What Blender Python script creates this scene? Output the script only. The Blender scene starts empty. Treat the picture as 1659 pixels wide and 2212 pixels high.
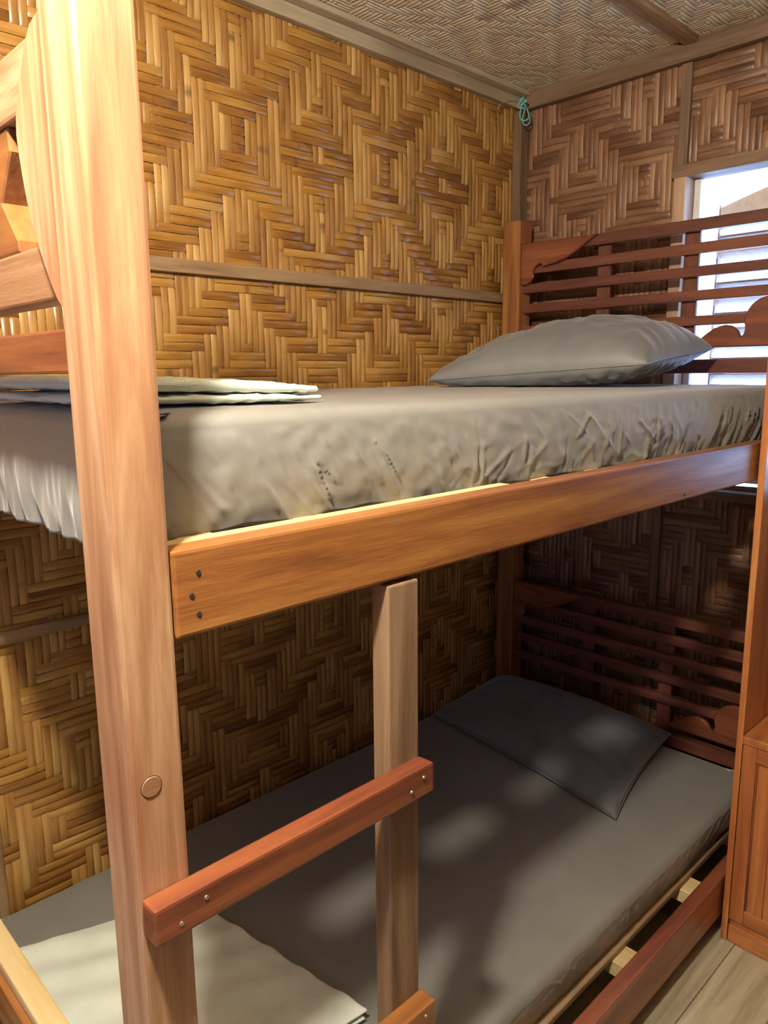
import bpy, bmesh, math, random
from mathutils import Vector, Matrix, noise

SC = bpy.context.scene
COL = SC.collection
random.seed(7)

# ------------------------------------------------------------------ camera
CAM = Vector((-2.4171, -1.764, 1.5252))
F_PX, YAW, PITCH, ROLL = 1622.70, 45.9553, 10.5124, -0.5486
ya, pi_, ro = (math.radians(v) for v in (YAW, PITCH, ROLL))
fwd = Vector((math.cos(ya)*math.cos(pi_), math.sin(ya)*math.cos(pi_), -math.sin(pi_)))
rgt = Vector((math.sin(ya), -math.cos(ya), 0))
upv = rgt.cross(fwd)
R_ = rgt*math.cos(ro) + upv*math.sin(ro)
U_ = upv*math.cos(ro) - rgt*math.sin(ro)
cd = bpy.data.cameras.new('camera')
cam = bpy.data.objects.new('camera', cd)
COL.objects.link(cam)
m = Matrix((R_, U_, -fwd)).transposed().to_4x4()
m.translation = CAM
cam.matrix_world = m
cd.sensor_fit = 'VERTICAL'
cd.sensor_height = 24.0
cd.lens = F_PX*24.0/2212.0
cd.clip_start = 0.02
SC.camera = cam

# ------------------------------------------------------------------ world, lights, exposure
world = bpy.data.worlds.new('sky')
SC.world = world
world.use_nodes = True
bg = world.node_tree.nodes['Background']
bg.inputs[0].default_value = (0.36, 0.56, 1.0, 1)
bg.inputs[1].default_value = 8.0
SC.view_settings.view_transform = 'Standard'
SC.view_settings.look = 'None'
SC.view_settings.gamma = 1.0
SC.view_settings.use_curve_mapping = False
SC.view_settings.exposure = 0.0

LAMP_POS = Vector((-2.36, -1.37, 2.21))
LAMP_W = 140.0


def area(name, loc, rot, sx, sy, power, color, portal=False):
    l = bpy.data.lights.new(name, 'AREA')
    l.shape = 'RECTANGLE'; l.size = sx; l.size_y = sy
    l.energy = power; l.color = color
    if portal: l.cycles.is_portal = True
    o = bpy.data.objects.new(name, l)
    o.location = loc; o.rotation_euler = rot
    COL.objects.link(o)
    return o

# daylight enters by the louvred window in the back wall and by the doorway
area('window_daylight', (0.16, -1.10, 1.64), (0, math.radians(90), 0), 0.96, 0.94, 30, (0.38, 0.60, 1.0), True)
area('doorway_daylight', (-3.42, -1.15, 1.0), (0, math.radians(-90), 0), 2.0, 0.16, 20, (0.6, 0.75, 1.0), True)

# ------------------------------------------------------------------ node helpers


def newmat(name):
    m = bpy.data.materials.new(name)
    m.use_nodes = True
    nt = m.node_tree
    b = nt.nodes['Principled BSDF']
    return m, nt, b


def N(nt, t, **kw):
    n = nt.nodes.new(t)
    for k, v in kw.items():
        setattr(n, k, v)
    return n


def ramp(nt, stops):
    r = N(nt, 'ShaderNodeValToRGB')
    e = r.color_ramp.elements
    while len(e) < len(stops): e.new(0.5)
    for i, (p, c) in enumerate(stops):
        e[i].position = p; e[i].color = (*c, 1)
    return r


def coords(nt, scale, rnd=11.0):
    tc = N(nt, 'ShaderNodeTexCoord')
    oi = N(nt, 'ShaderNodeObjectInfo')
    mul = N(nt, 'ShaderNodeMath', operation='MULTIPLY'); mul.inputs[1].default_value = rnd
    nt.links.new(oi.outputs['Random'], mul.inputs[0])
    cx = N(nt, 'ShaderNodeCombineXYZ')
    for i in range(3): nt.links.new(mul.outputs[0], cx.inputs[i])
    mp = N(nt, 'ShaderNodeMapping'); mp.inputs['Scale'].default_value = scale
    nt.links.new(tc.outputs['Object'], mp.inputs['Vector'])
    ad = N(nt, 'ShaderNodeVectorMath', operation='ADD')
    nt.links.new(mp.outputs[0], ad.inputs[0]); nt.links.new(cx.outputs[0], ad.inputs[1])
    return tc, oi, ad.outputs[0]


def tex_noise(nt, vec, scale, detail=4, rough=0.6, dist=0.0):
    n = N(nt, 'ShaderNodeTexNoise')
    n.inputs['Scale'].default_value = scale
    n.inputs['Detail'].default_value = detail
    n.inputs['Roughness'].default_value = rough
    n.inputs['Distortion'].default_value = dist
    if vec is not None: nt.links.new(vec, n.inputs['Vector'])
    return n


def mix(nt, fac, a, b, mode='MIX'):
    mx = N(nt, 'ShaderNodeMix', data_type='RGBA', blend_type=mode)
    for src, sock in ((fac, mx.inputs['Factor']), (a, mx.inputs[6]), (b, mx.inputs[7])):
        if hasattr(src, 'links'): nt.links.new(src, sock)
        elif isinstance(src, (int, float)): sock.default_value = src
        else: sock.default_value = (*src, 1)
    return mx.outputs[2]


def maprange(nt, v, a, b, c, d):
    mr = N(nt, 'ShaderNodeMapRange')
    nt.links.new(v, mr.inputs[0])
    for i, x in enumerate((a, b, c, d)): mr.inputs[i+1].default_value = x
    return mr.outputs[0]


def wood(name, dark, mid, light, axis, rough=0.42, blotch=(0.22, 0.08, 0.035), bamt=0.35, coat=0.25, fine=1.0):
    m, nt, b = newmat(name)
    s = [26.0, 26.0, 26.0]; s['xyz'.index(axis)] = 2.0
    tc, oi, v = coords(nt, s)
    g = tex_noise(nt, v, 1.0*fine, 6, 0.62, 0.6)
    r = ramp(nt, [(0.32, dark), (0.5, mid), (0.70, light)])
    nt.links.new(g.outputs['Fac'], r.inputs[0])
    s2 = [7.0, 7.0, 7.0]; s2['xyz'.index(axis)] = 2.2
    _, _, v2 = coords(nt, s2, 7.0)
    g2 = tex_noise(nt, v2, 1.0, 3, 0.5)
    f = maprange(nt, g2.outputs['Fac'], 0.5, 0.72, 0.0, bamt)
    c = mix(nt, f, r.outputs[0], blotch)
    hsv = N(nt, 'ShaderNodeHueSaturation')
    nt.links.new(c, hsv.inputs['Color'])
    nt.links.new(maprange(nt, oi.outputs['Random'], 0, 1, 0.88, 1.1), hsv.inputs['Value'])
    nt.links.new(hsv.outputs[0], b.inputs['Base Color'])
    s3 = [160.0, 160.0, 160.0]; s3['xyz'.index(axis)] = 14.0
    _, _, v3 = coords(nt, s3, 5.0)
    g3 = tex_noise(nt, v3, 1.0, 3, 0.6)
    bp = N(nt, 'ShaderNodeBump'); bp.inputs['Strength'].default_value = 0.25; bp.inputs['Distance'].default_value = 0.002
    nt.links.new(g3.outputs['Fac'], bp.inputs['Height'])
    nt.links.new(bp.outputs[0], b.inputs['Normal'])
    nt.links.new(maprange(nt, g.outputs['Fac'], 0.3, 0.7, rough+0.1, rough-0.08), b.inputs['Roughness'])
    b.inputs['Coat Weight'].default_value = coat
    b.inputs['Coat Roughness'].default_value = 0.28
    return m


def bamboo(name, axis, cols, rough=0.38, knot=(0.14, 0.065, 0.03), coat=0.0):
    m, nt, b = newmat(name)
    s = [120.0, 120.0, 120.0]; s['xyz'.index(axis)] = 3.5
    tc, oi, v = coords(nt, s, 37.0)
    g = tex_noise(nt, v, 1.0, 4, 0.6, 0.3)
    s2 = [5.0, 5.0, 5.0]; s2['xyz'.index(axis)] = 3.6
    _, _, v2 = coords(nt, s2, 91.0)
    g2 = tex_noise(nt, v2, 1.3, 2, 0.5)
    ad = N(nt, 'ShaderNodeMath', operation='MULTIPLY_ADD')
    nt.links.new(g.outputs['Fac'], ad.inputs[0]); ad.inputs[1].default_value = 0.45
    sc = N(nt, 'ShaderNodeMath', operation='MULTIPLY'); sc.inputs[1].default_value = 0.62
    nt.links.new(g2.outputs['Fac'], sc.inputs[0]); nt.links.new(sc.outputs[0], ad.inputs[2])
    ad2 = N(nt, 'ShaderNodeMath', operation='ADD')
    nt.links.new(ad.outputs[0], ad2.inputs[0])
    nt.links.new(maprange(nt, oi.outputs['Random'], 0, 1, -0.10, 0.10), ad2.inputs[1])
    r = ramp(nt, [(0.30, cols[0]), (0.48, cols[1]), (0.60, cols[2]), (0.76, cols[3])])
    nt.links.new(ad2.outputs[0], r.inputs[0])
    # the dark nodes of the cane, across the strip here and there
    s3 = [0.6, 0.6, 0.6]; s3['xyz'.index(axis)] = 24.0
    _, _, v3 = coords(nt, s3, 53.0)
    g3 = tex_noise(nt, v3, 1.0, 1, 0.4)
    kf = maprange(nt, g3.outputs['Fac'], 0.70, 0.80, 0.0, 0.75)
    c = mix(nt, kf, r.outputs[0], knot)
    nt.links.new(c, b.inputs['Base Color'])
    bp = N(nt, 'ShaderNodeBump'); bp.inputs['Strength'].default_value = 0.35; bp.inputs['Distance'].default_value = 0.001
    nt.links.new(g.outputs['Fac'], bp.inputs['Height'])
    nt.links.new(bp.outputs[0], b.inputs['Normal'])
    nt.links.new(maprange(nt, g2.outputs['Fac'], 0.3, 0.7, rough-0.06, rough+0.14), b.inputs['Roughness'])
    b.inputs['Coat Weight'].default_value = coat
    b.inputs['Coat Roughness'].default_value = 0.16
    return m


def fabric(name, c1, c2, rough=0.6, sheen=0.2, bump=0.15, scale=900, coarse=6.0):
    m, nt, b = newmat(name)
    tc = N(nt, 'ShaderNodeTexCoord')
    g = tex_noise(nt, tc.outputs['Object'], coarse, 4, 0.6)
    f = maprange(nt, g.outputs['Fac'], 0.35, 0.65, 0, 1)
    c = mix(nt, f, c1, c2)
    nt.links.new(c, b.inputs['Base Color'])
    b.inputs['Roughness'].default_value = rough
    b.inputs['Sheen Weight'].default_value = sheen
    b.inputs['Sheen Roughness'].default_value = 0.4
    g2 = tex_noise(nt, tc.outputs['Object'], scale, 2, 0.6)
    bp = N(nt, 'ShaderNodeBump'); bp.inputs['Strength'].default_value = bump; bp.inputs['Distance'].default_value = 0.001
    nt.links.new(g2.outputs['Fac'], bp.inputs['Height'])
    nt.links.new(bp.outputs[0], b.inputs['Normal'])
    return m


def plain(name, col, rough=0.5, metal=0.0, emit=None, es=0.0):
    m, nt, b = newmat(name)
    tc = N(nt, 'ShaderNodeTexCoord')
    g = tex_noise(nt, tc.outputs['Object'], 30, 3, 0.6)
    f = maprange(nt, g.outputs['Fac'], 0.3, 0.7, 0, 1)
    nt.links.new(mix(nt, f, tuple(x*0.88 for x in col), tuple(min(1, x*1.08) for x in col)), b.inputs['Base Color'])
    b.inputs['Roughness'].default_value = rough
    b.inputs['Metallic'].default_value = metal
    if emit:
        b.inputs['Emission Color'].default_value = (*emit, 1)
        b.inputs['Emission Strength'].default_value = es
    return m


M = {}
for ax in 'xyz':
    M['post_'+ax] = wood('varnished_post_wood_'+ax, (0.23, 0.10, 0.052), (0.37, 0.19, 0.10), (0.57, 0.37, 0.225), ax, 0.40, (0.34, 0.12, 0.065), 0.55)
    M['rail_'+ax] = wood('varnished_rail_wood_'+ax, (0.17, 0.055, 0.018), (0.31, 0.120, 0.034), (0.45, 0.215, 0.062), ax, 0.36, (0.20, 0.05, 0.025), 0.5)
    M['red_'+ax] = wood('red_brown_wood_'+ax, (0.11, 0.030, 0.014), (0.22, 0.060, 0.026), (0.33, 0.11, 0.045), ax, 0.34, (0.12, 0.03, 0.015), 0.5)
    M['slat_'+ax] = wood('headboard_wood_'+ax, (0.08, 0.024, 0.017), (0.15, 0.046, 0.030), (0.23, 0.08, 0.048), ax, 0.36, (0.10, 0.03, 0.02), 0.4)
    M['raw_'+ax] = wood('raw_batten_wood_'+ax, (0.20, 0.115, 0.055), (0.33, 0.205, 0.105), (0.46, 0.32, 0.18), ax, 0.62, (0.16, 0.09, 0.05), 0.4, 0.0)
    M['pale_'+ax] = wood('pale_softwood_'+ax, (0.60, 0.42, 0.18), (0.74, 0.56, 0.28), (0.82, 0.66, 0.38), ax, 0.6, (0.5, 0.3, 0.1), 0.2, 0.0)
    M['worn_'+ax] = wood('worn_grey_brown_wood_'+ax, (0.12, 0.068, 0.038), (0.21, 0.125, 0.07), (0.31, 0.20, 0.12), ax, 0.6, (0.14, 0.07, 0.04), 0.5, 0.0)
    M['cab_'+ax] = wood('cabinet_wood_'+ax, (0.27, 0.075, 0.022), (0.42, 0.135, 0.036), (0.54, 0.22, 0.065), ax, 0.3, (0.34, 0.09, 0.03), 0.4, 0.4)
M['trimwood'] = wood('weathered_ceiling_trim_wood', (0.34, 0.25, 0.15), (0.48, 0.38, 0.25), (0.58, 0.48, 0.33), 'x', 0.65, (0.16, 0.10, 0.06), 0.5, 0.0)
M['cane_v'] = bamboo('bamboo_upright_strip', 'z', [(0.20, 0.085, 0.022), (0.36, 0.175, 0.045), (0.47, 0.255, 0.075), (0.60, 0.37, 0.13)], 0.32)
M['cane_h'] = bamboo('bamboo_level_strip_x', 'x', [(0.17, 0.062, 0.014), (0.31, 0.136, 0.028), (0.42, 0.205, 0.042), (0.50, 0.29, 0.085)], 0.22, coat=0.5)
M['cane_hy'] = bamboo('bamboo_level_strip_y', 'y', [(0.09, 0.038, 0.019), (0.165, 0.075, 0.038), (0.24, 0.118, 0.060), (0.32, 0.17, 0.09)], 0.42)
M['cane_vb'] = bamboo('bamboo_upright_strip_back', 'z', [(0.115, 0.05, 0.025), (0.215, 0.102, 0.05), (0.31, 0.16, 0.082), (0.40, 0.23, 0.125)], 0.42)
M['mat_x'] = bamboo('ceiling_mat_strip_x', 'x', [(0.48, 0.39, 0.26), (0.62, 0.53, 0.38), (0.70, 0.63, 0.47), (0.76, 0.70, 0.55)], 0.6, (0.30, 0.17, 0.10))
M['mat_y'] = bamboo('ceiling_mat_strip_y', 'y', [(0.38, 0.26, 0.17), (0.53, 0.41, 0.28), (0.62, 0.51, 0.36), (0.70, 0.61, 0.45)], 0.6, (0.28, 0.15, 0.09))
M['backing'] = plain('dark_wall_backing', (0.09, 0.045, 0.02), 0.8)
M['plaster'] = plain('tan_mat_wall', (0.08, 0.045, 0.022), 0.7)
M['sheet'] = fabric('grey_satin_cotton_sheet', (0.205, 0.197, 0.180), (0.235, 0.226, 0.208), 0.5, 0.35, 0.1)
M['pillow'] = fabric('grey_pillowcase_cotton', (0.145, 0.147, 0.155), (0.17, 0.171, 0.178), 0.5, 0.35, 0.1)
M['towel'] = fabric('pale_green_white_terry', (0.70, 0.76, 0.64), (0.80, 0.84, 0.74), 0.95, 0.5, 0.8, 420, 9)
M['string'] = plain('turquoise_plastic_twine', (0.16, 0.42, 0.40), 0.45)
M['metal'] = plain('nail_metal', (0.55, 0.5, 0.42), 0.35, 0.9)
M['rust'] = plain('dark_nail_head', (0.05, 0.035, 0.03), 0.6, 0.3)
M['white'] = plain('white_painted_wood', (0.75, 0.73, 0.72), 0.5)
M['shutter'] = plain('cream_painted_wood', (0.72, 0.62, 0.58), 0.5)
M['bulb'] = plain('lamp_bulb_glass', (0.9, 0.9, 0.9), 0.4, 0.0, (1.0, 0.91, 0.74), 1.0)
M['flat'] = plain('white_lamp_plastic', (0.8, 0.8, 0.78), 0.4)

# ------------------------------------------------------------------ mesh helpers


def link(name, me, mat, parent=None, smooth=False):
    o = bpy.data.objects.new(name, me)
    COL.objects.link(o)
    if mat is not None: me.materials.append(mat)
    if parent is not None: o.parent = parent
    if smooth:
        for p in me.polygons: p.use_smooth = True
    return o


def raw(name, verts, faces, mat, parent=None, smooth=False, loc=None):
    me = bpy.data.meshes.new(name)
    me.from_pydata(verts, [], faces)
    me.update()
    o = link(name, me, mat, parent, smooth)
    if loc is not None: o.location = loc
    return o


def empty(name, loc, label=None, cat=None, group=None):
    o = bpy.data.objects.new(name, None)
    o.location = loc
    o.empty_display_size = 0.1
    COL.objects.link(o)
    if label: tag(o, label, cat, group)
    return o


def tag(o, label, cat, group=None):
    o['label'] = label; o['category'] = cat
    if group: o['group'] = group
    return o


def struct(o):
    o['kind'] = 'structure'
    return o


def box(name, lo, hi, mat, parent=None, bev=0.003, segs=2, jit=0.0, base=None):
    """A board between two world corners, origin at its centre, softened edges."""
    lo = Vector(lo); hi = Vector(hi)
    c = (lo+hi)/2; s = hi-lo
    bm = bmesh.new()
    bmesh.ops.create_cube(bm, size=1)
    for v in bm.verts:
        v.co = Vector((v.co.x*s.x, v.co.y*s.y, v.co.z*s.z))
        if jit: v.co += Vector([random.uniform(-jit, jit) for _ in range(3)])
    if bev: bmesh.ops.bevel(bm, geom=bm.edges[:], offset=min(bev, min(s)*0.3), segments=segs, affect='EDGES', profile=0.6)
    me = bpy.data.meshes.new(name); bm.to_mesh(me); bm.free()
    o = link(name, me, mat, parent)
    o.location = c - (base if base is not None else Vector((0, 0, 0)))
    return o


def prism(name, pts, axis, a0, a1, mat, parent=None, bev=0.002, loc=None):
    """Outline in the other two axes, extruded along axis from a0 to a1."""
    bm = bmesh.new()
    i = 'xyz'.index(axis)
    def P(p, a):
        q = list(p); q.insert(i, a); return q
    v0 = [bm.verts.new(P(p, a0)) for p in pts]
    v1 = [bm.verts.new(P(p, a1)) for p in pts]
    bm.faces.new(v0); bm.faces.new(v1[::-1])
    n = len(pts)
    for k in range(n):
        bm.faces.new((v0[k], v1[k], v1[(k+1) % n], v0[(k+1) % n]))
    bmesh.ops.recalc_face_normals(bm, faces=bm.faces[:])
    if bev:
        ed = [e for e in bm.edges if abs(e.verts[0].co[i]-e.verts[1].co[i]) < 1e-6]
        bmesh.ops.bevel(bm, geom=ed, offset=bev, segments=1, affect='EDGES')
    me = bpy.data.meshes.new(name); bm.to_mesh(me); bm.free()
    o = link(name, me, mat, parent)
    if loc is not None: o.location = loc
    return o


def disc(name, c, axis, r, h, mat, parent=None, seg=14):
    bm = bmesh.new()
    bmesh.ops.create_cone(bm, cap_ends=True, segments=seg, radius1=r, radius2=r*0.86, depth=h)
    rot = {'x': Matrix.Rotation(math.radians(-90), 3, 'Y'), 'y': Matrix.Rotation(math.radians(90), 3, 'X'), 'z': Matrix.Identity(3)}[axis]
    bmesh.ops.rotate(bm, matrix=rot, verts=bm.verts[:])
    me = bpy.data.meshes.new(name); bm.to_mesh(me); bm.free()
    o = link(name, me, mat, parent)
    o.location = c
    return o


def tube(name, pts, r, mat, parent=None, seg=7, closed=False):
    verts = []; faces = []
    n = len(pts)
    for i, p in enumerate(pts):
        a = Vector(pts[(i-1) % n] if closed else pts[max(0, i-1)])
        b = Vector(pts[(i+1) % n] if closed else pts[min(n-1, i+1)])
        t = (b-a).normalized()
        ref = Vector((0, 0, 1)) if abs(t.z) < 0.9 else Vector((1, 0, 0))
        u = t.cross(ref).normalized(); w = t.cross(u)
        for k in range(seg):
            an = 2*math.pi*k/seg
            verts.append(tuple(Vector(p)+(u*math.cos(an)+w*math.sin(an))*r))
    for i in range(n if closed else n-1):
        for k in range(seg):
            a = i*seg+k; b = i*seg+(k+1) % seg
            c = ((i+1) % n)*seg+(k+1) % seg; d = ((i+1) % n)*seg+k
            faces.append((a, b, c, d))
    if not closed:
        faces.append(tuple(range(seg))[::-1]); faces.append(tuple(range((n-1)*seg, n*seg)))
    return raw(name, verts, faces, mat, parent, True)


# ------------------------------------------------------------------ the woven walls

def weave(parent, origin, du, dv, nrm, nu, nv, pu, pv, over, hole, mats, name='bamboo_strip', h=0.0024, joined=None, skip=None):
    """Interlaced strips, each a full-length ribbon that rises and dips at every crossing.
    u strips run along dv (index i), v strips run along du (index j)."""
    du = Vector(du); dv = Vector(dv); nrm = Vector(nrm); origin = Vector(origin)
    acc = ([], [])

    def ribbon(along, across, length_cells, pitch_l, pitch_w, idx, state, width, verts, faces):
        # runs of cells with same state; None breaks the ribbon
        runs = []; k = 0
        while k < length_cells:
            s = state(k)
            e = k
            while e+1 < length_cells and state(e+1) == s: e += 1
            runs.append((k, e+1, s)); k = e+1
        seq = []
        segs = []
        for (a, b, s) in runs:
            if s is None:
                if seq: segs.append(seq); seq = []
                continue
            z = h if s else -h
            if not seq: seq.append((a, z*0.4))
            rl = b-a
            e = 0.28
            seq.append((a+e, z))
            if rl >= 3: seq.append(((a+b)/2, z*(1.5 if s else 1.0)))
            seq.append((b-e, z))
            seq.append((b, 0.0))
        if seq: segs.append(seq)
        for seq in segs:
            base0 = len(verts)
            for (t, z) in seq:
                jw = noise.noise(Vector((t*0.23, idx*3.7, 1.3)))
                jl = noise.noise(Vector((t*0.31, idx*5.1, 9.1)))
                w = width*(1+0.07*jw)/2
                c = origin + along*(t*pitch_l) + across*((idx+0.5)*pitch_w + jl*pitch_w*0.07)
                tilt = 0.0004*noise.noise(Vector((t*0.4, idx*2.3, 4.4)))
                for q, zz in ((-1, -0.0014-tilt), (-0.58, 0.0004), (0, 0.0010), (0.58, 0.0004), (1, -0.0014+tilt)):
                    verts.append(tuple(c + across*(q*w) + nrm*(z+zz)))
            for r in range(len(seq)-1):
                for q in range(4):
                    a0 = base0+r*5+q
                    faces.append((a0, a0+1, a0+6, a0+5))

    for fam in (0, 1):
        cnt = nu if fam == 0 else nv
        for i in range(cnt):
            V, Fc = ([], []) if joined is None else acc
            if joined is not None and fam == 1 and i == 0:
                acc = ([], []); V, Fc = acc
            if fam == 0:
                ribbon(dv, du, nv, pv, pu, i, lambda k: None if hole and hole(i, k) else over(i, k), pu*0.955, V, Fc)
            else:
                ribbon(du, dv, nu, pu, pv, i, lambda k: None if hole and hole(k, i) else (not over(k, i)), pv*0.93, V, Fc)
            if joined is None and Fc:
                raw(name, V, Fc, mats[fam], parent, True)
        if joined is not None:
            o = raw(joined, acc[0], acc[1], mats[fam], parent, True)
            o['kind'] = 'stuff'


def tri(v, half):
    v = abs(v) % (2*half)
    return v if v <= half else 2*half-v


ZC = 2.5015
PU, PV = 0.0190, 0.0220
# left long wall, room side faces -y, panel joints under the battens
wl = struct(box('wall_left', (-3.42, 0.006, 0), (0.06, 0.04, 2.56), M['backing'], None, 0))
wl.location = (0, 0, 0)
for v in wl.data.vertices: v.co += Vector((-1.68, 0.023, 1.28))


def over_left(i, j):
    x = -3.2+(i+0.5)*PU; z = (j+0.5)*PV
    pair = round((x+1.226)/(2*PU))
    a = tri(pair, 7)
    if z > 1.79: r = tri((z-2.13)/PV, 17)
    elif z > 0.947: r = (1.79-z)/PV+3
    else: r = tri((z-0.42)/PV, 16)+2
    return (r - 1.75*a + 110) % 11 >= 5.5


weave(wl, (-3.2, 0, 0), (1, 0, 0), (0, 0, 1), (0, -1, 0), 168, 114, PU, PV, over_left, None, (M['cane_v'], M['cane_h']))

# back wall with the window opening
WY0, WY1, WZ0, WZ1 = -1.56, -0.64, 1.155, 2.115
wb = empty('wall_back', (0, 0, 0)); struct(wb)
for nm, lo, hi in (('wall_backing', (0.006, -2.95, 0), (0.04, WY0, 2.56)), ('wall_backing', (0.006, WY1, 0), (0.04, 0.04, 2.56)),
                   ('wall_backing', (0.006, WY0, 0), (0.04, WY1, WZ0)), ('wall_backing', (0.006, WY0, WZ1), (0.04, WY1, 2.56))):
    box(nm, lo, hi, M['backing'], wb, 0)


def hole_back(i, j):
    y = -(i+0.5)*PU; z = (j+0.5)*PV
    return WY0-0.0 < y < WY1+0.0 and WZ0 < z < WZ1


def over_back(i, j):
    y = -(i+0.5)*PU; z = (j+0.5)*PV
    pair = round((y+0.26)/(2*PU))
    a = tri(pair, 6)
    r = tri((z-2.12)/PV, 13) if z > 1.15 else tri((z-0.85)/PV, 15)+4
    return (r + 1.75*a) % 11 >= 5.5


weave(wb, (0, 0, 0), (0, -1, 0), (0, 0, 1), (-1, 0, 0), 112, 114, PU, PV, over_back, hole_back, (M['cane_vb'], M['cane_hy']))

# walls behind the camera (plain mat board), doorway in the far end wall
wr = struct(box('wall_right', (-3.42, -2.98, 0), (0.06, -2.94, 2.56), M['plaster'], None, 0))
wf = empty('wall_front', (0, 0, 0)); struct(wf)
for lo, hi in (((-3.42, -2.94, 0), (-3.38, -1.23, 2.56)), ((-3.42, -1.07, 0), (-3.38, 0.006, 2.56)), ((-3.42, -1.23, 2.02), (-3.38, -1.07, 2.56))):
    box('wall_panel', lo, hi, M['plaster'], wf, 0)
for lo, hi in (((-3.40, -1.27, 0), (-3.36, -1.23, 2.06)), ((-3.40, -1.07, 0), (-3.36, -1.03, 2.06)), ((-3.40, -1.23, 2.0), (-3.36, -1.07, 2.06))):
    box('door_frame', lo, hi, M['rail_z'], wf)

# ceiling: fine woven mat in panels, with battens below it
ce = struct(box('ceiling', (-3.42, -2.98, ZC+0.006), (0.06, 0.04, ZC+0.03), M['plaster'], None, 0))
ce.location = (0, 0, 0)
for v in ce.data.vertices: v.co += Vector((-1.68, -1.47, ZC+0.018))


def over_ceil(i, j):
    a = tri(i//2, 9); r = tri(j, 14)
    return (r + 1.5*a) % 8 >= 4


weave(ce, (-3.38, -2.94, ZC+0.001), (1, 0, 0), (0, 1, 0), (0, 0, -1), 241, 245, 0.014, 0.012, over_ceil, None, (M['mat_y'], M['mat_x']), h=0.0012, joined='fine_mat_weave')
n = 0
for y in (-0.64, -1.28, -1.92, -2.56):
    n += 1
    o = struct(box('trim_%d' % n, (-3.38, y-0.022, ZC-0.016), (-0.03, y+0.022, ZC+0.004), M['raw_x']))
# trims along the ceiling line
n += 1; struct(box('trim_%d' % n, (-3.38, -0.026, 2.448), (-0.004, -0.003, ZC-0.002), M['trimwood']))
n += 1; struct(box('trim_%d' % n, (-3.38, -0.062, 2.484), (-0.03, -0.026, ZC), M['trimwood'], bev=0.006))
n += 1; struct(box('trim_%d' % n, (-0.03, -2.94, 2.442), (-0.003, -0.03, ZC), M['worn_y'], bev=0.004))
# battens on the left wall
n += 1; struct(box('trim_%d' % n, (-3.38, -0.022, 1.774), (-0.03, -0.003, 1.808), M['raw_x']))
n += 1; struct(box('trim_%d' % n, (-3.38, -0.020, 0.934), (-0.03, -0.003, 0.962), M['raw_x']))
n += 1; struct(box('trim_%d' % n, (-2.02, -0.020, 0.0), (-1.966, -0.003, 0.933), M['raw_z']))
# corner timber
n += 1; struct(box('trim_%d' % n, (-0.050, -0.040, 0), (-0.003, -0.003, 2.44), M['worn_z'], bev=0.004))
# back wall battens
n += 1; struct(box('trim_%d' % n, (-0.020, -0.642, 2.14), (-0.003, -0.610, 2.44), M['worn_z']))
n += 1; struct(box('trim_%d' % n, (-0.020, -0.626, 0.0), (-0.003, -0.592, 1.12), M['worn_z']))

# floor boards
fl = struct(box('floor', (-3.42, -2.98, -0.06), (0.06, 0.04, -0.012), M['backing'], None, 0))
fm = wood('floor_board_grey_beige', (0.30, 0.25, 0.155), (0.43, 0.37, 0.245), (0.55, 0.49, 0.35), 'x', 0.5, (0.27, 0.22, 0.14), 0.35, 0.0)
fb = Vector(fl.location)
y = -2.96; k = 0
ws = 0.152
while y < 0.0:
    off = (k*0.61) % 1.2
    x = -3.4-off
    while x < 0.03:
        x0 = max(x, -3.4); x1 = min(x+1.2, 0.02)
        if x1-x0 > 0.03:
            box('floor_board', (x0+0.0008, y+0.0008, -0.012), (x1-0.0008, y+ws-0.0008, 0.0), fm, fl, 0.0015, 1, base=fb)
        x += 1.2
    y += ws; k += 1

# ------------------------------------------------------------------ window with louvred shutter
w1 = empty('window_1', (0, -1.1, 1.63)); struct(w1)
B = Vector((0, -1.1, 1.63))
wfm = wood('window_frame_wood_z', (0.30, 0.17, 0.10), (0.42, 0.27, 0.17), (0.52, 0.36, 0.25), 'z', 0.5, (0.2, 0.12, 0.08), 0.3, 0.1)
box('window_jamb', (-0.028, WY1-0.008, WZ0-0.01), (0.055, WY1+0.032, WZ1+0.012), wfm, w1, base=B)
box('window_jamb', (-0.028, WY0-0.032, WZ0-0.01), (0.055, WY0+0.008, WZ1+0.012), wfm, w1, base=B)
box('window_head', (-0.030, WY0-0.04, WZ1-0.004), (0.055, WY1+0.04, WZ1+0.032), M['worn_y'], w1, base=B)
box('window_sill', (-0.050, WY0-0.05, 1.120), (0.060, WY1+0.05, 1.150), M['worn_y'], w1, base=B)
# fixed white strip inside the jamb, then the shutter leaf held a little open
box('window_stop', (0.030, WY1-0.030, WZ0-0.005), (0.052, WY1-0.009, WZ1-0.004), M['white'], w1, base=B)


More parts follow.
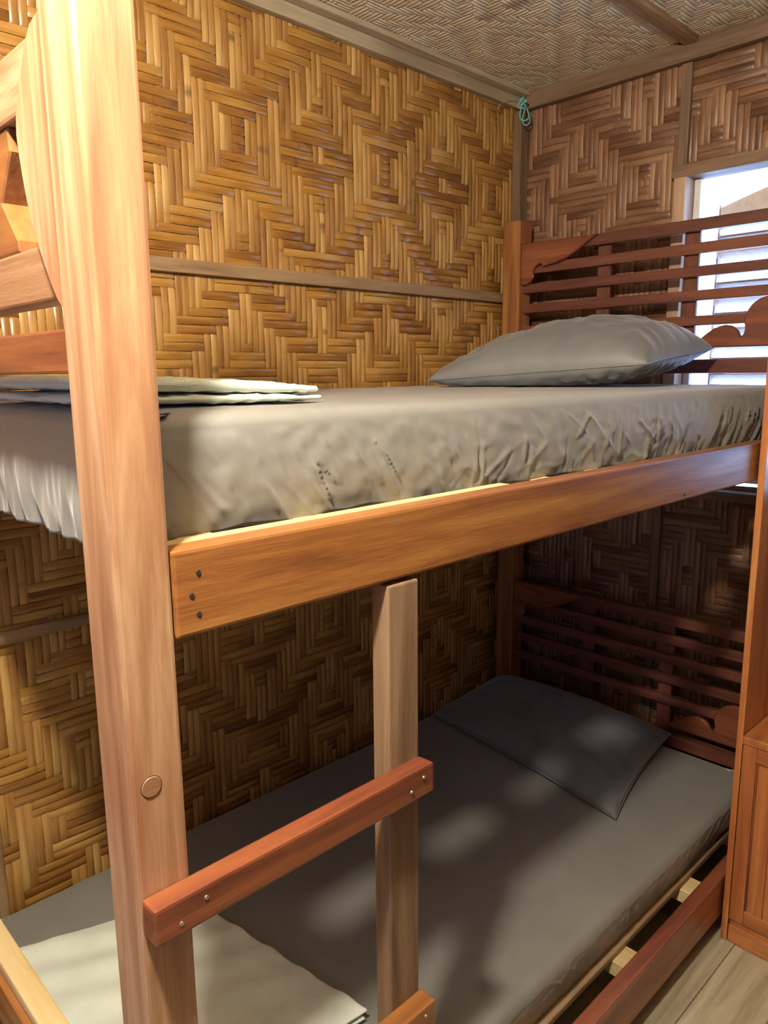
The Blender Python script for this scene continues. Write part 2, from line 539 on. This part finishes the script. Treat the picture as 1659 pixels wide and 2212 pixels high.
def shutter(hy, dirn):
    """One louvred leaf hinged at y=hy and opened outwards."""
    sx0, sx1 = 0.07, 0.098
    y0, y1 = (hy-0.42, hy)
    pts = []
    top = 2.10
    box('shutter_stile', (sx0, y1-0.006, 1.17), (sx1, y1, 2.03), M['shutter'], w1, base=B)
    box('shutter_stile', (sx0, y0, 1.17), (sx1, y0+0.035, top), M['shutter'], w1, base=B)
    out = [(y1, 2.02)]
    for q in range(9):
        t = q/8
        out.append((y1-t*(y1-y0), 2.02+0.085*math.sin(t*math.pi/2)))
    out.append((y0, 1.985)); out.append((y1, 1.985))
    prism('shutter_top_rail', [(a, b) for a, b in out[1:]], 'x', sx0, sx1, M['shutter'], w1, loc=-B)
    box('shutter_bottom_rail', (sx0, y0, 1.165), (sx1, y1, 1.20), M['shutter'], w1, base=B)
    z = 1.215
    while z < 1.985:
        o = box('louvre', (sx0-0.004, y0+0.036, z), (sx1+0.018, y1-0.007, z+0.008), M['shutter'], w1, 0.002, 1, base=B)
        o.rotation_euler = (0, math.radians(28), 0)
        z += 0.047


shutter(-0.715, 1)
shutter(-1.142, 1)

# ------------------------------------------------------------------ bunk bed
XL, XR = -2.122, -0.142
YF = -1.092
bed = empty('bunk_bed', (-1.1, -0.56, 0), 'varnished wooden bunk bed with slatted headboard, side rails and ladder rungs', 'bunk bed')
BB = Vector((-1.1, -0.56, 0))
A, D = 0.0572, 0.0728
box('corner_post', (XL, YF, 0), (XL+A, YF+D, 2.05), M['post_z'], bed, 0.004, base=BB)
box('corner_post', (XL, -0.040-D, 0), (XL+A, -0.040, 2.05), M['post_z'], bed, 0.004, base=BB)
box('corner_post', (XR, -0.1131, 0), (XR+0.0701, -0.040, 2.046), M['rail_z'], bed, 0.004, base=BB)
box('corner_post', (XR, YF, 0), (XR+0.0701, YF+D, 2.046), M['rail_z'], bed, 0.004, base=BB)
# side rails
box('side_rail', (XL+A+0.002, YF, 1.2586), (XR-0.0, YF+0.0353, 1.3507), M['rail_x'], bed, 0.004, base=BB)
box('side_rail', (XL+A+0.002, YF, 0.062), (XR, YF+0.0353, 0.1773), M['red_x'], bed, 0.004, base=BB)
box('side_rail', (XL+A, -0.06, 1.2586), (XR, -0.034, 1.338), M['rail_x'], bed, 0.003, base=BB)
box('side_rail', (XL+A, -0.06, 0.062), (XR, -0.034, 0.150), M['red_x'], bed, 0.003, base=BB)
le = box('rail_ledge', (XL+A+0.004, YF+0.036, 1.27), (-1.448, YF+0.062, 1.349), M['pale_x'], bed, 0.003, base=BB)
le['label'] = 'short pale yellow ledge strip inside the upper rail'
box('rail_ledge', (-1.44, YF+0.036, 1.26), (XR, YF+0.046, 1.312), M['rail_x'], bed, 0.003, base=BB)
# bed slats
x = -1.98
while x < -0.2:
    box('bed_slat', (x-0.025, YF+0.036, 1.314), (x+0.025, -0.06, 1.340), M['pale_y'], bed, 0.002, 1, base=BB)
    x += 0.168
for x in (-0.572, -0.928, -1.284, -1.64, -1.95, -0.235):
    o = box('bed_slat', (x-0.034, YF+0.036, 0.118), (x+0.034, -0.06, 0.157), M['pale_y'], bed, 0.002, 1, base=BB)
    o['label'] = 'pale bare softwood slat of the lower bunk'
o = box('bed_base_board', (XL+A+0.01, -1.02, 0.158), (XR-0.01, -0.05, 0.175), M['raw_x'], bed, 0.002, 1, base=BB)
o['label'] = 'thin plywood base under the lower mattress'
# ladder
o = box('ladder_upright', (-1.7605, YF, 0.178), (-1.7037, YF+0.0325, 1.252), M['worn_z'], bed, 0.003, base=BB)
o['label'] = 'worn unvarnished ladder upright under the upper rail'
box('upright_tenon', (-1.7605, YF+0.012, 1.2515), (-1.716, YF+0.0325, 1.2586), M['slat_z'], o, 0.001, 1, base=BB+Vector(o.location))
for (z0, z1, x0, x1, mt) in ((0.953, 0.995, -2.121, -1.703, 'red_x'), (0.572, 0.614, -2.121, -1.699, 'rail_x'), (0.19, 0.232, -2.121, -1.70, 'red_x')):
    r = box('ladder_rung', (x0, YF-0.030, z0), (x1, YF, z1), M[mt], bed, 0.004, 2, 0.0012, base=BB)
    rb = Vector(r.location)+BB
    for (x, z) in ((x0+0.028, z0+0.014), (x0+0.058, z0+0.028), (x1-0.022, z1-0.014), (x1-0.046, z1-0.026)):
        s = disc('screw_head', (x-rb.x, YF-0.0306-rb.y, z-rb.z), 'y', 0.0028, 0.0014, M['metal'], r)
pf = [o for o in bed.children if o.name == 'corner_post'][0]
pb = Vector(pf.location)+BB
disc('plug_groove', Vector((-2.101, YF+0.0001, 1.112))-pb, 'y', 0.0130, 0.001, M['rust'], pf, 28)
pl = disc('wood_plug', Vector((-2.101, YF-0.0002, 1.112))-pb, 'y', 0.0121, 0.002, M['post_x'], pf, 28)
rl = [o for o in bed.children if o.name == 'side_rail'][0]
rb = Vector(rl.location)+BB
for (x, z) in ((-2.034, 1.325), (-2.043, 1.302), (-2.036, 1.281), (-0.9, 1.27)):
    disc('nail_head', Vector((x, YF-0.0004, z))-rb, 'y', 0.003, 0.0015, M['rust'], rl, 10)

# headboards and footboards


def mirror(y): return -1.13-y


def smooth_outline(p, it=2):
    for _ in range(it):
        q = [p[0]]
        for a, b in zip(p, p[1:]):
            q.append((a[0]*0.75+b[0]*0.25, a[1]*0.75+b[1]*0.25)); q.append((a[0]*0.25+b[0]*0.75, a[1]*0.25+b[1]*0.75))
        q.append(p[-1]); p = q
    return p


def headboard(dz):
    hb = box('headboard', (-0.122, -1.020, 1.929+dz), (-0.090, -0.1135, 1.964+dz), M['slat_y'], bed, 0.003, base=BB)
    hbb = Vector(hb.location)+BB
    for (z0, z1) in ((1.864, 1.896), (1.798, 1.829), (1.729, 1.760), (1.656, 1.685)):
        box('slat', (-0.119, -1.020, z0+dz), (-0.101, -0.1135, z1+dz), M['slat_y'], hb, 0.003, 2, 0.0007, base=hbb)
    box('slat', (-0.122, -1.020, 1.514+dz), (-0.092, -0.1135, 1.556+dz), M['slat_y'], hb, 0.003, base=hbb)
    for y in (-0.42, -0.712):
        box('mullion', (-0.1005, y-0.023, 1.556+dz), (-0.086, y+0.023, 1.930+dz), M['slat_z'], hb, 0.002, 1, base=hbb)
    br = [(-0.1135, 1.826), (-0.135, 1.824), (-0.158, 1.836), (-0.168, 1.852), (-0.160, 1.866), (-0.172, 1.885), (-0.196, 1.894),
          (-0.205, 1.880), (-0.222, 1.884), (-0.232, 1.886), (-0.262, 1.888), (-0.30, 1.900), (-0.34, 1.922), (-0.385, 1.948), (-0.41, 1.962)]
    o1 = smooth_outline(br, 1)+[(-0.1135, 1.966)]
    prism('carved_bracket', [(a-hbb.y, b+dz-hbb.z) for a, b in o1], 'x', -0.136-hbb.x, -0.1225-hbb.x, M['red_y'], hb, 0.004)
    sc = [(-0.735, 1.589), (-0.765, 1.612), (-0.80, 1.640), (-0.835, 1.654), (-0.862, 1.650), (-0.880, 1.636), (-0.886, 1.618), (-0.894, 1.622),
          (-0.898, 1.642), (-0.892, 1.664), (-0.902, 1.695), (-0.925, 1.718), (-0.955, 1.728), (-0.99, 1.722), (-1.0195, 1.716)]
    o2 = smooth_outline(sc, 1)+[(-1.0195, 1.589)]
    prism('carved_scroll', [(a-hbb.y, b+dz-hbb.z) for a, b in o2], 'x', -0.136-hbb.x, -0.1195-hbb.x, M['red_y'], hb, 0.004)
    return hb


h1 = headboard(0.0); h1['label'] = 'dark slatted headboard with carved brackets of the upper bunk'
h2 = headboard(-1.225); h2['label'] = 'dark slatted headboard with carved brackets of the lower bunk'


def footboard(dz):
    fbz = box('footboard', (-2.114, -1.0195, 1.782+dz), (-2.076, -0.1135, 1.842+dz), M['post_y'], bed, 0.004, base=BB)
    c = Vector(fbz.location)+BB
    box('footboard_rail', (-2.112, -1.0195, 1.600+dz), (-2.078, -0.1135, 1.655+dz), M['post_y'], fbz, 0.003, base=c)
    box('footboard_rail', (-2.112, -1.0195, 1.527+dz), (-2.078, -0.1135, 1.571+dz), M['red_y'], fbz, 0.003, base=c)
    e = [(-0.885, 1.781), (-0.888, 1.757), (-0.868, 1.735), (-0.848, 1.712), (-0.868, 1.690), (-0.888, 1.668), (-0.888, 1.656)]
    pts = e + [(mirror(a), b) for a, b in e[::-1]]
    prism('footboard_panel', [(a-c.y, b+dz-c.z) for a, b in pts], 'x', -2.110-c.x, -2.078-c.x, M['rail_y'], fbz, 0.002)
    for mir in (False, True):
        st = [(-1.0195, 1.85), (-0.985, 1.842), (-0.955, 1.80), (-0.935, 1.77), (-0.940, 1.73), (-0.950, 1.69), (-0.965, 1.655), (-1.0, 1.60), (-1.0195, 1.585)]
        prism('footboard_bracket', [((mirror(a) if mir else a)-c.y, b+dz-c.z) for a, b in smooth_outline(st, 1)], 'x', -2.120-c.x, -2.1145-c.x, M['post_z'], fbz, 0.002)
    return fbz


f1 = footboard(0.0); f1['label'] = 'carved footboard of the upper bunk'
f2 = box('footboard', (-2.118, -1.0195, 0.50), (-2.082, -0.1135, 0.556), M['pale_y'], bed, 0.004, base=BB)
f2['label'] = 'lower footboard with a worn pale top edge'
c2 = Vector(f2.location)+BB
box('footboard_rail', (-2.130, -1.0195, 0.455), (-2.1185, -0.1135, 0.540), M['rail_y'], f2, 0.003, base=c2)
box('footboard_rail', (-2.112, -1.0195, 0.30), (-2.078, -0.1135, 0.36), M['red_y'], f2, 0.003, base=c2)
box('footboard_rail', (-2.112, -1.0195, 0.17), (-2.078, -0.1135, 0.23), M['red_y'], f2, 0.003, base=c2)

# ------------------------------------------------------------------ bedding


def ridged(v, sharp=1.0):
    n_ = noise.noise(v)
    return (1-min(1, abs(n_)*2.4))**sharp


CREASES = [[] for _ in range(40)]
rc = random.Random(21)
for q in range(150):
    cx_ = rc.uniform(-2.05, -0.2)
    if cx_ < -1.5: an = math.radians(rc.uniform(50, 68))
    elif cx_ < -0.8: an = math.radians(rc.choice((rc.uniform(84, 96), rc.uniform(84, 96), rc.uniform(35, 60), rc.uniform(110, 140))))
    else: an = math.radians(rc.uniform(96, 122))
    ln = rc.uniform(0.03, 0.12)
    c_ = (cx_, rc.uniform(0.005, 0.09), math.cos(an), math.sin(an), (rc.uniform(0.0016, 0.0038), ln), rc.uniform(0.0016, 0.0040)*rc.choice((1, 1, 1, -0.7)))
    xe = cx_+ln*math.cos(an)
    for kk in range(40):
        a_, b_ = -2.2+kk*0.055-0.015, -2.2+kk*0.055+0.07
        if min(cx_, xe) < b_ and max(cx_, xe) > a_: CREASES[kk].append(c_)


def mattress(name, x0, x1, y1, yfa, yfb, z0, z1, foot_drop, label, soft=1.0, seed=0.0, r=0.05, under=0.0):
    """Sheeted mattress. y1: wall side; yfa/yfb: front y at x0 / x1."""
    # perimeter, counter clockwise from front-left
    per = []
    step = 0.0042
    cs = [(x0, yfa), (x1, yfb), (x1, y1), (x0, y1)]
    cen = Vector(((x0+x1)/2, (yfa+y1)/2))
    n4 = len(cs)
    for k in range(n4):
        p0 = Vector(cs[k-1]); p = Vector(cs[k]); p2 = Vector(cs[(k+1) % n4])
        a = (p0-p).normalized(); b = (p2-p).normalized()
        s = p+a*r; e = p+b*r
        for q in range(9):
            t = q/8
            pt = s*(1-t)**2+p*2*t*(1-t)+e*t*t
            nm = (-(a*(1-t))-(b*t)).normalized() if 0 < t < 1 else (-b if t == 0 else -a)
            per.append((pt, nm, k))
        L = (p2-b.normalized()*r)-e if False else None
        nxt = p2 - b*r
        seg = nxt-e; cnt = max(2, int(seg.length/step))
        nrm2 = Vector((b.y, -b.x))
        if (e-cen).dot(nrm2) < 0: nrm2 = -nrm2
        for q in range(1, cnt):
            per.append((e+seg*(q/cnt), nrm2, k))
    H = z1-z0
    prof = []   # (inset, h from top 0..1)
    for q in range(7):
        a = math.pi/2*q/6
        rr = 0.022
        prof.append((rr*(1-math.sin(a)), (rr*(1-math.cos(a)))/H, 0.0))
    ns = 34
    h0 = prof[-1][1]
    for q in range(1, ns+1):
        t = q/ns
        prof.append((0.0, h0+(1-h0)*t, t))
    prof.append((0.012, 1.03, 1.0)); prof.append((0.05, 1.04, 1.0))
    inner = [0.035, 0.06, 0.10, 0.15, 0.22, 0.30, 0.38, 0.45]
    verts = []; faces = []
    n_p = len(per)
    rings = [('top', d) for d in inner[::-1]] + [('side', pr_) for pr_ in prof]
    for kind, d in rings:
        for (pt, nm, k) in per:
            if kind == 'top':
                # move towards the centre line so that rings do not cross
                hx, hy = (x1-x0)/2, (y1-(yfa+yfb)/2)/2
                f = d
                mx = (x0+x1)/2; my = (y1+(yfa+yfb)/2)/2
                px = mx+(pt.x-mx)*(1-min(0.96, f/hx*0.98 if False else f/hx))
                py = my+(pt.y-my)*(1-min(0.96, f/hy))
                z = z1 + 0.0025*noise.noise(Vector((px*4, py*4, seed))) - 0.0015*max(0, 1-f/0.1)
                z += 0.0016*ridged(Vector((px*6+py*3, py*9, seed+3)), 3)*soft
                verts.append((px, py, z))
            else:
                ins, h, t = d
                x, y = pt.x, pt.y
                front = nm.y < -0.7; foot = nm.x < -0.5
                disp = 0.0
                if t > 0:
                    if foot:
                        u = y*1.0
                        g = noise.noise(Vector((u*30+0.5*t, t*1.6, seed)))
                        g += 0.5*noise.noise(Vector((u*64, t*2.0, seed+2)))
                        disp = 0.016*g*max(0, t-0.25)**0.8
                        disp += 0.006*math.sin(t*math.pi)
                    elif front:
                        wl_ = max(0, min(1, (-1.45-x)/0.35)); wr_ = max(0, min(1, (x+0.95)/0.35))
                        wm = max(0, 1-wl_-wr_)
                        cr = 0.0
                        hm = t*H
                        for (ca, cb_, da, db_, cw, camp) in CREASES[int(max(0, min(39, (x+2.2)/0.055)))]:
                            dx, dz_ = x-ca, hm-cb_
                            al = dx*da+dz_*db_
                            L_ = 1.0
                            if 0 < al < cw[1]:
                                pd = abs(dx*db_-dz_*da)+0.0015*noise.noise(Vector((al*60, ca*9, 2)))
                                if pd < cw[0]*3: cr += camp*math.exp(-(pd/cw[0])**2)*min(1, al/0.012, (cw[1]-al)/0.012)
                        gl = ridged(Vector(((x-0.085*t)*13, t*0.5, seed+5)), 2.2) + 0.6*noise.noise(Vector(((x-0.10*t)*26, t*1.5, seed+6)))
                        gm = 0.55*ridged(Vector(((x+0.02*noise.noise(Vector((x*6, t*2, 1))))*11, t*2.4, seed+7)), 3) + 0.35*noise.noise(Vector((x*20, t*5, seed)))
                        gr = noise.noise(Vector(((x+0.07*t)*34, t*0.9, seed+8)))*1.3
                        disp = (0.0042*gl*wl_ + 0.005*gm*wm + 0.010*gr*wr_*(0.25+t))*(0.35+0.65*t)
                        disp += 0.007*math.sin(t*math.pi)-0.004*t
                        disp += 0.0022*noise.noise(Vector((x*38, t*4.5, seed+11))) + cr
                    else:
                        disp = 0.004*math.sin(t*math.pi)
                    disp *= soft
                zz = z1-0.0015-h*H
                if foot and t > 0: zz -= foot_drop*t + (0.008*noise.noise(Vector((y*22, 3, seed)))*t)
                elif front and t > 0: zz += 0.006*noise.noise(Vector((x*15, 3, seed)))*t*soft
                q = pt + nm*(disp-ins-under*t)
                verts.append((q.x, q.y, zz))
    nr = len(rings)
    for a in range(nr-1):
        for b in range(n_p):
            c = (b+1) % n_p
            faces.append((a*n_p+b, a*n_p+c, (a+1)*n_p+c, (a+1)*n_p+b))
    faces.append(tuple(range(n_p))[::-1]); faces.append(tuple(range((nr-1)*n_p, nr*n_p)))
    base = Vector(((x0+x1)/2, (y1+yfa)/2, z0))
    verts = [tuple(Vector(v)-base) for v in verts]
    bm = bmesh.new()
    me = bpy.data.meshes.new(name)
    me.from_pydata(verts, [], faces)
    bm.from_mesh(me); bmesh.ops.recalc_face_normals(bm, faces=bm.faces[:]); bm.to_mesh(me); bm.free()
    o = link(name, me, M['sheet'], None, True)
    o.location = base
    tag(o, label, 'mattress')
    return o


mattress('mattress', -2.060, -0.146, -0.030, -0.990, -1.048, 1.3415, 1.482, 0.014, 'thick upper bunk mattress in a grey fitted sheet with gathered creased sides', 1.0, 2.0, 0.045)
mattress('mattress', -2.066, -0.146, -0.042, -1.020, -1.035, 0.1765, 0.306, 0.0, 'lower bunk mattress in a smooth dark grey fitted sheet crossed by bars of light', 0.45, 8.0, 0.06, 0.024)


def cushion(name, c00, c10, c11, c01, thick, mat, parent=None, exu=0.5, exv=0.5, pinch=0.04, nseg=56, wr=0.004, seed=0.0, bot=0.35, flat=False, top_fn=None):
    """Soft closed form over a four-cornered footprint (corners are 3-D points)."""
    c00, c10, c11, c01 = (Vector(c) for c in (c00, c10, c11, c01))
    cen = (c00+c10+c11+c01)/4
    V = []; Fc = []
    idx = {}
    def P(i, j, side):
        u = -math.cos(math.pi*i/nseg)*0.6 + 0.4*(2*i/nseg-1); v = -math.cos(math.pi*j/nseg)*0.6 + 0.4*(2*j/nseg-1)
        uu = u*(1-pinch*(1-v*v)); vv = v*(1-pinch*(1-u*u))
        s, t = (uu+1)/2, (vv+1)/2
        p = (c00*(1-s)*(1-t)+c10*s*(1-t)+c11*s*t+c01*(1-s)*t)
        e = (max(0, 1-u*u)**exu)*(max(0, 1-v*v)**exv)
        edge = 1-abs(e)
        w = wr*(noise.noise(Vector((u*3.1+seed, v*3.4, seed)))*1.2 + ridged(Vector((u*4+seed, v*4+2*u, seed+4)), 2)*0.9)*min(1, e*2.2)
        w += wr*1.3*noise.noise(Vector((math.atan2(v, u)*6, seed, 2.2)))*e*max(0, abs(u)**3+abs(v)**3)*1.4
        if top_fn: w += top_fn(u, v)*min(1, e*3)
        if side: p.z += thick*e + w
        else: p.z -= thick*bot*e + wr*1.6*noise.noise(Vector((u*11+v*3, v*9, seed+1)))*min(1, e*2)*min(1, 2-2*e+0.3)
        return p
    for side in (1, 0):
        for i in range(nseg+1):
            for j in range(nseg+1):
                bd = i in (0, nseg) or j in (0, nseg)
                if side == 0 and bd: idx[(i, j, 0)] = idx[(i, j, 1)]; continue
                idx[(i, j, side)] = len(V); V.append(tuple(P(i, j, side)-cen))
    for side in (1, 0):
        for i in range(nseg):
            for j in range(nseg):
                f = (idx[(i, j, side)], idx[(i+1, j, side)], idx[(i+1, j+1, side)], idx[(i, j+1, side)])
                Fc.append(f if side else f[::-1])
    me = bpy.data.meshes.new(name)
    me.from_pydata(V, [], Fc); me.validate()
    bm = bmesh.new(); bm.from_mesh(me); bmesh.ops.recalc_face_normals(bm, faces=bm.faces[:]); bm.to_mesh(me); bm.free()
    o = link(name, me, mat, parent, True)
    o.location = cen if parent is None else cen-Vector(parent.location)
    # border loop for a seam
    loop = [V[idx[(i, 0, 1)]] for i in range(nseg)]+[V[idx[(nseg, j, 1)]] for j in range(nseg)] + \
           [V[idx[(i, nseg, 1)]] for i in range(nseg, 0, -1)]+[V[idx[(0, j, 1)]] for j in range(nseg, 0, -1)]
    return o, loop


p1, lp = cushion('pillow', (-0.825, -0.300, 1.502), (-0.64, -0.865, 1.540), (-0.215, -0.845, 1.585), (-0.175, -0.22, 1.54), 0.130, M['pillow'], None, 0.42, 0.42, 0.05, 72, 0.0065, 3.0, 0.5)
tag(p1, 'plump grey pillow leaning by the headboard on the upper mattress', 'pillow')
# underside settles on the mattress
for v in p1.data.vertices:
    w = v.co+p1.location
    if v.co.z < -0.001 and w.z < 1.4865: v.co.z = 1.4865-p1.location.z
tube('piping', lp, 0.0022, M['pillow'], p1, 6, True)

p2, lp2 = cushion('pillow', (-0.665, -0.855, 0.316), (-0.545, -0.070, 0.318), (-0.150, -0.075, 0.345), (-0.125, -0.755, 0.335), 0.085, M['pillow'], None, 0.40, 0.40, 0.045, 60, 0.004, 9.0, 0.05)
tag(p2, 'flat dark grey pillow on the lower mattress with a patch of light', 'pillow')
for v in p2.data.vertices:
    w = v.co+p2.location
    if w.z < 0.3095: v.co.z = 0.3095-p2.location.z
tube('piping', lp2, 0.002, M['pillow'], p2, 6, True)

# towels
tb = empty('folded_towel', (-1.87, -0.66, 1.484), 'pale green white towel folded in two flat layers on the upper mattress', 'towel')
for (za, zb, th, x1, sd) in ((1.495, 1.490, 0.0075, -1.690, 1.0), (1.516, 1.502, 0.011, -1.697, 4.0)):
    o, _ = cushion('towel_layer', (-2.048, -0.905, za), (x1, -0.885, zb), (x1-0.01, -0.42, zb), (-2.045, -0.40, za), th, M['towel'], None, 0.22, 0.16, 0.01, 48, 0.0022, sd, 0.9)
    o.parent = tb; o.location = o.location-tb.location
tc_ = empty('folded_towel', (-1.8, -0.5, 0.3065), 'pale green white towel spread at the foot of the lower mattress', 'towel')


def ripple(u, v): return 0.0032*math.sin((v*1.0+u*0.15)*17)+0.002*noise.noise(Vector((u*2, v*5, 1)))


for (z, th, k) in ((0.315, 0.007, 0.0), (0.329, 0.008, 0.006)):
    o, _ = cushion('towel_layer', (-2.045, -0.80-k, z), (-1.592+k, -0.850, z+0.002), (-1.665, -0.315, z), (-2.035, -0.205, z), th, M['towel'], None, 0.14, 0.14, 0.012, 56, 0.0015, z*30, 0.9, top_fn=ripple if k else None)
    o.parent = tc_; o.location = o.location-tc_.location

# ------------------------------------------------------------------ cabinet against the bunk, right
XC, YC = -0.513, -1.1141
cb = empty('wooden_cabinet', (-0.32, -1.30, 0), 'orange brown varnished cabinet with framed side panel and tall back board', 'cabinet')
CB = Vector((-0.32, -1.30, 0))
box('back_board', (XC, YC, 0.0), (-0.386, YC+0.0157, 2.02), M['cab_z'], cb, 0.002, base=CB)
box('back_board', (-0.3845, YC, 0.0), (-0.14, YC+0.0157, 2.02), M['cab_z'], cb, 0.002, base=CB)
box('top_board', (XC-0.004, -1.52, 0.578), (-0.14, YC-0.0005, 0.600), M['cab_x'], cb, 0.004, base=CB)
box('side_panel', (XC+0.008, -1.50, 0.05), (XC+0.016, YC-0.004, 0.575), M['cab_z'], cb, 0.0, base=CB)
box('side_stile', (XC, -1.151, 0.070), (XC+0.022, YC-0.002, 0.577), M['cab_z'], cb, 0.003, base=CB)
box('side_stile', (XC, -1.515, 0.070), (XC+0.022, -1.479, 0.577), M['cab_z'], cb, 0.003, base=CB)
box('side_rail', (XC, -1.479, 0.536), (XC+0.022, -1.151, 0.577), M['cab_y'], cb, 0.003, base=CB)
box('side_rail', (XC, -1.479, 0.070), (XC+0.022, -1.151, 0.110), M['cab_y'], cb, 0.003, base=CB)
box('panel_bead', (XC+0.004, -1.156, 0.110), (XC+0.012, -1.151, 0.536), M['red_z'], cb, 0.001, 1, base=CB)
box('panel_groove_bead', (XC+0.0065, -1.196, 0.110), (XC+0.0075, -1.1945, 0.536), M['red_z'], cb, 0, base=CB)
box('plinth', (XC+0.002, -1.515, 0.0), (XC+0.022, YC-0.002, 0.052), M['cab_y'], cb, 0.003, base=CB)
box('recess_strip', (XC+0.010, -1.51, 0.052), (XC+0.020, YC-0.004, 0.070), M['red_y'], cb, 0, base=CB)
box('front_panel', (XC+0.022, -1.512, 0.0), (-0.14, -1.490, 0.577), M['cab_x'], cb, 0.002, base=CB)
box('door', (XC+0.040, -1.528, 0.07), (-0.165, -1.5125, 0.565), M['cab_z'], cb, 0.004, base=CB)
box('end_panel', (-0.156, -1.49, 0.0), (-0.14, YC-0.002, 0.577), M['cab_z'], cb, 0.001, 1, base=CB)

# ------------------------------------------------------------------ twine knot in the corner
st = empty('twine_knot', (-0.09, -0.07, 2.44), 'turquoise plastic twine tied in a looped knot in the ceiling corner', 'string')
SB = Vector((-0.09, -0.07, 2.44))


def loop_pts(cx, cz, rx, rz, tilt, n_=20, y=-0.076):
    out = []
    for k in range(n_):
        a = 2*math.pi*k/n_
        u, w = rx*math.sin(a), rz*math.cos(a)
        out.append((cx+u*math.cos(tilt)-w*math.sin(tilt)-SB.x, y+0.006*math.sin(a*2)-u*0.7-SB.y, cz+u*math.sin(tilt)+w*math.cos(tilt)-SB.z))
    return out


tube('twine_loop', loop_pts(-0.086, 2.418, 0.011, 0.030, 0.25), 0.0030, M['string'], st, 7, True)
tube('twine_loop', loop_pts(-0.096, 2.440, 0.009, 0.018, -0.4), 0.0026, M['string'], st, 7, True)
tube('twine_loop', loop_pts(-0.080, 2.405, 0.009, 0.032, 0.1, y=-0.082), 0.0024, M['string'], st, 7, True)
tube('twine_knot_wrap', loop_pts(-0.092, 2.452, 0.008, 0.006, 0.0), 0.004, M['string'], st, 7, True)
tube('twine_end', [(0.0, 0.0, 0.02), (-0.02, 0.02, 0.022), (-0.05, 0.028, 0.012), (-0.085, 0.030, -0.012), (-0.10, 0.028, -0.03)], 0.0011, M['string'], st, 6)
tube('twine_tie', [(-0.002, -0.006, 0.012), (0.02, 0.006, 0.036), (0.035, 0.02, 0.056)], 0.002, M['string'], st, 6)

# ------------------------------------------------------------------ ceiling lamp (above the camera)
lm = empty('ceiling_lamp', (LAMP_POS.x, LAMP_POS.y, ZC), 'round white ceiling bulb lamp near the door', 'lamp')
disc('lamp_base', (0, 0, -0.014), 'z', 0.045, 0.028, M['flat'], lm, 24)
disc('lamp_socket', (0, 0, -0.055), 'z', 0.02, 0.06, M['flat'], lm, 20)
bm = bmesh.new(); bmesh.ops.create_uvsphere(bm, u_segments=24, v_segments=14, radius=0.045)
me = bpy.data.meshes.new('bulb'); bm.to_mesh(me); bm.free()
bo = link('bulb', me, M['bulb'], lm, True); bo.location = LAMP_POS-Vector(lm.location)
# radiance from wattage: P = pi * A * L
M['bulb'].node_tree.nodes['Principled BSDF'].inputs['Emission Strength'].default_value = LAMP_W/(math.pi*4*math.pi*0.045**2)
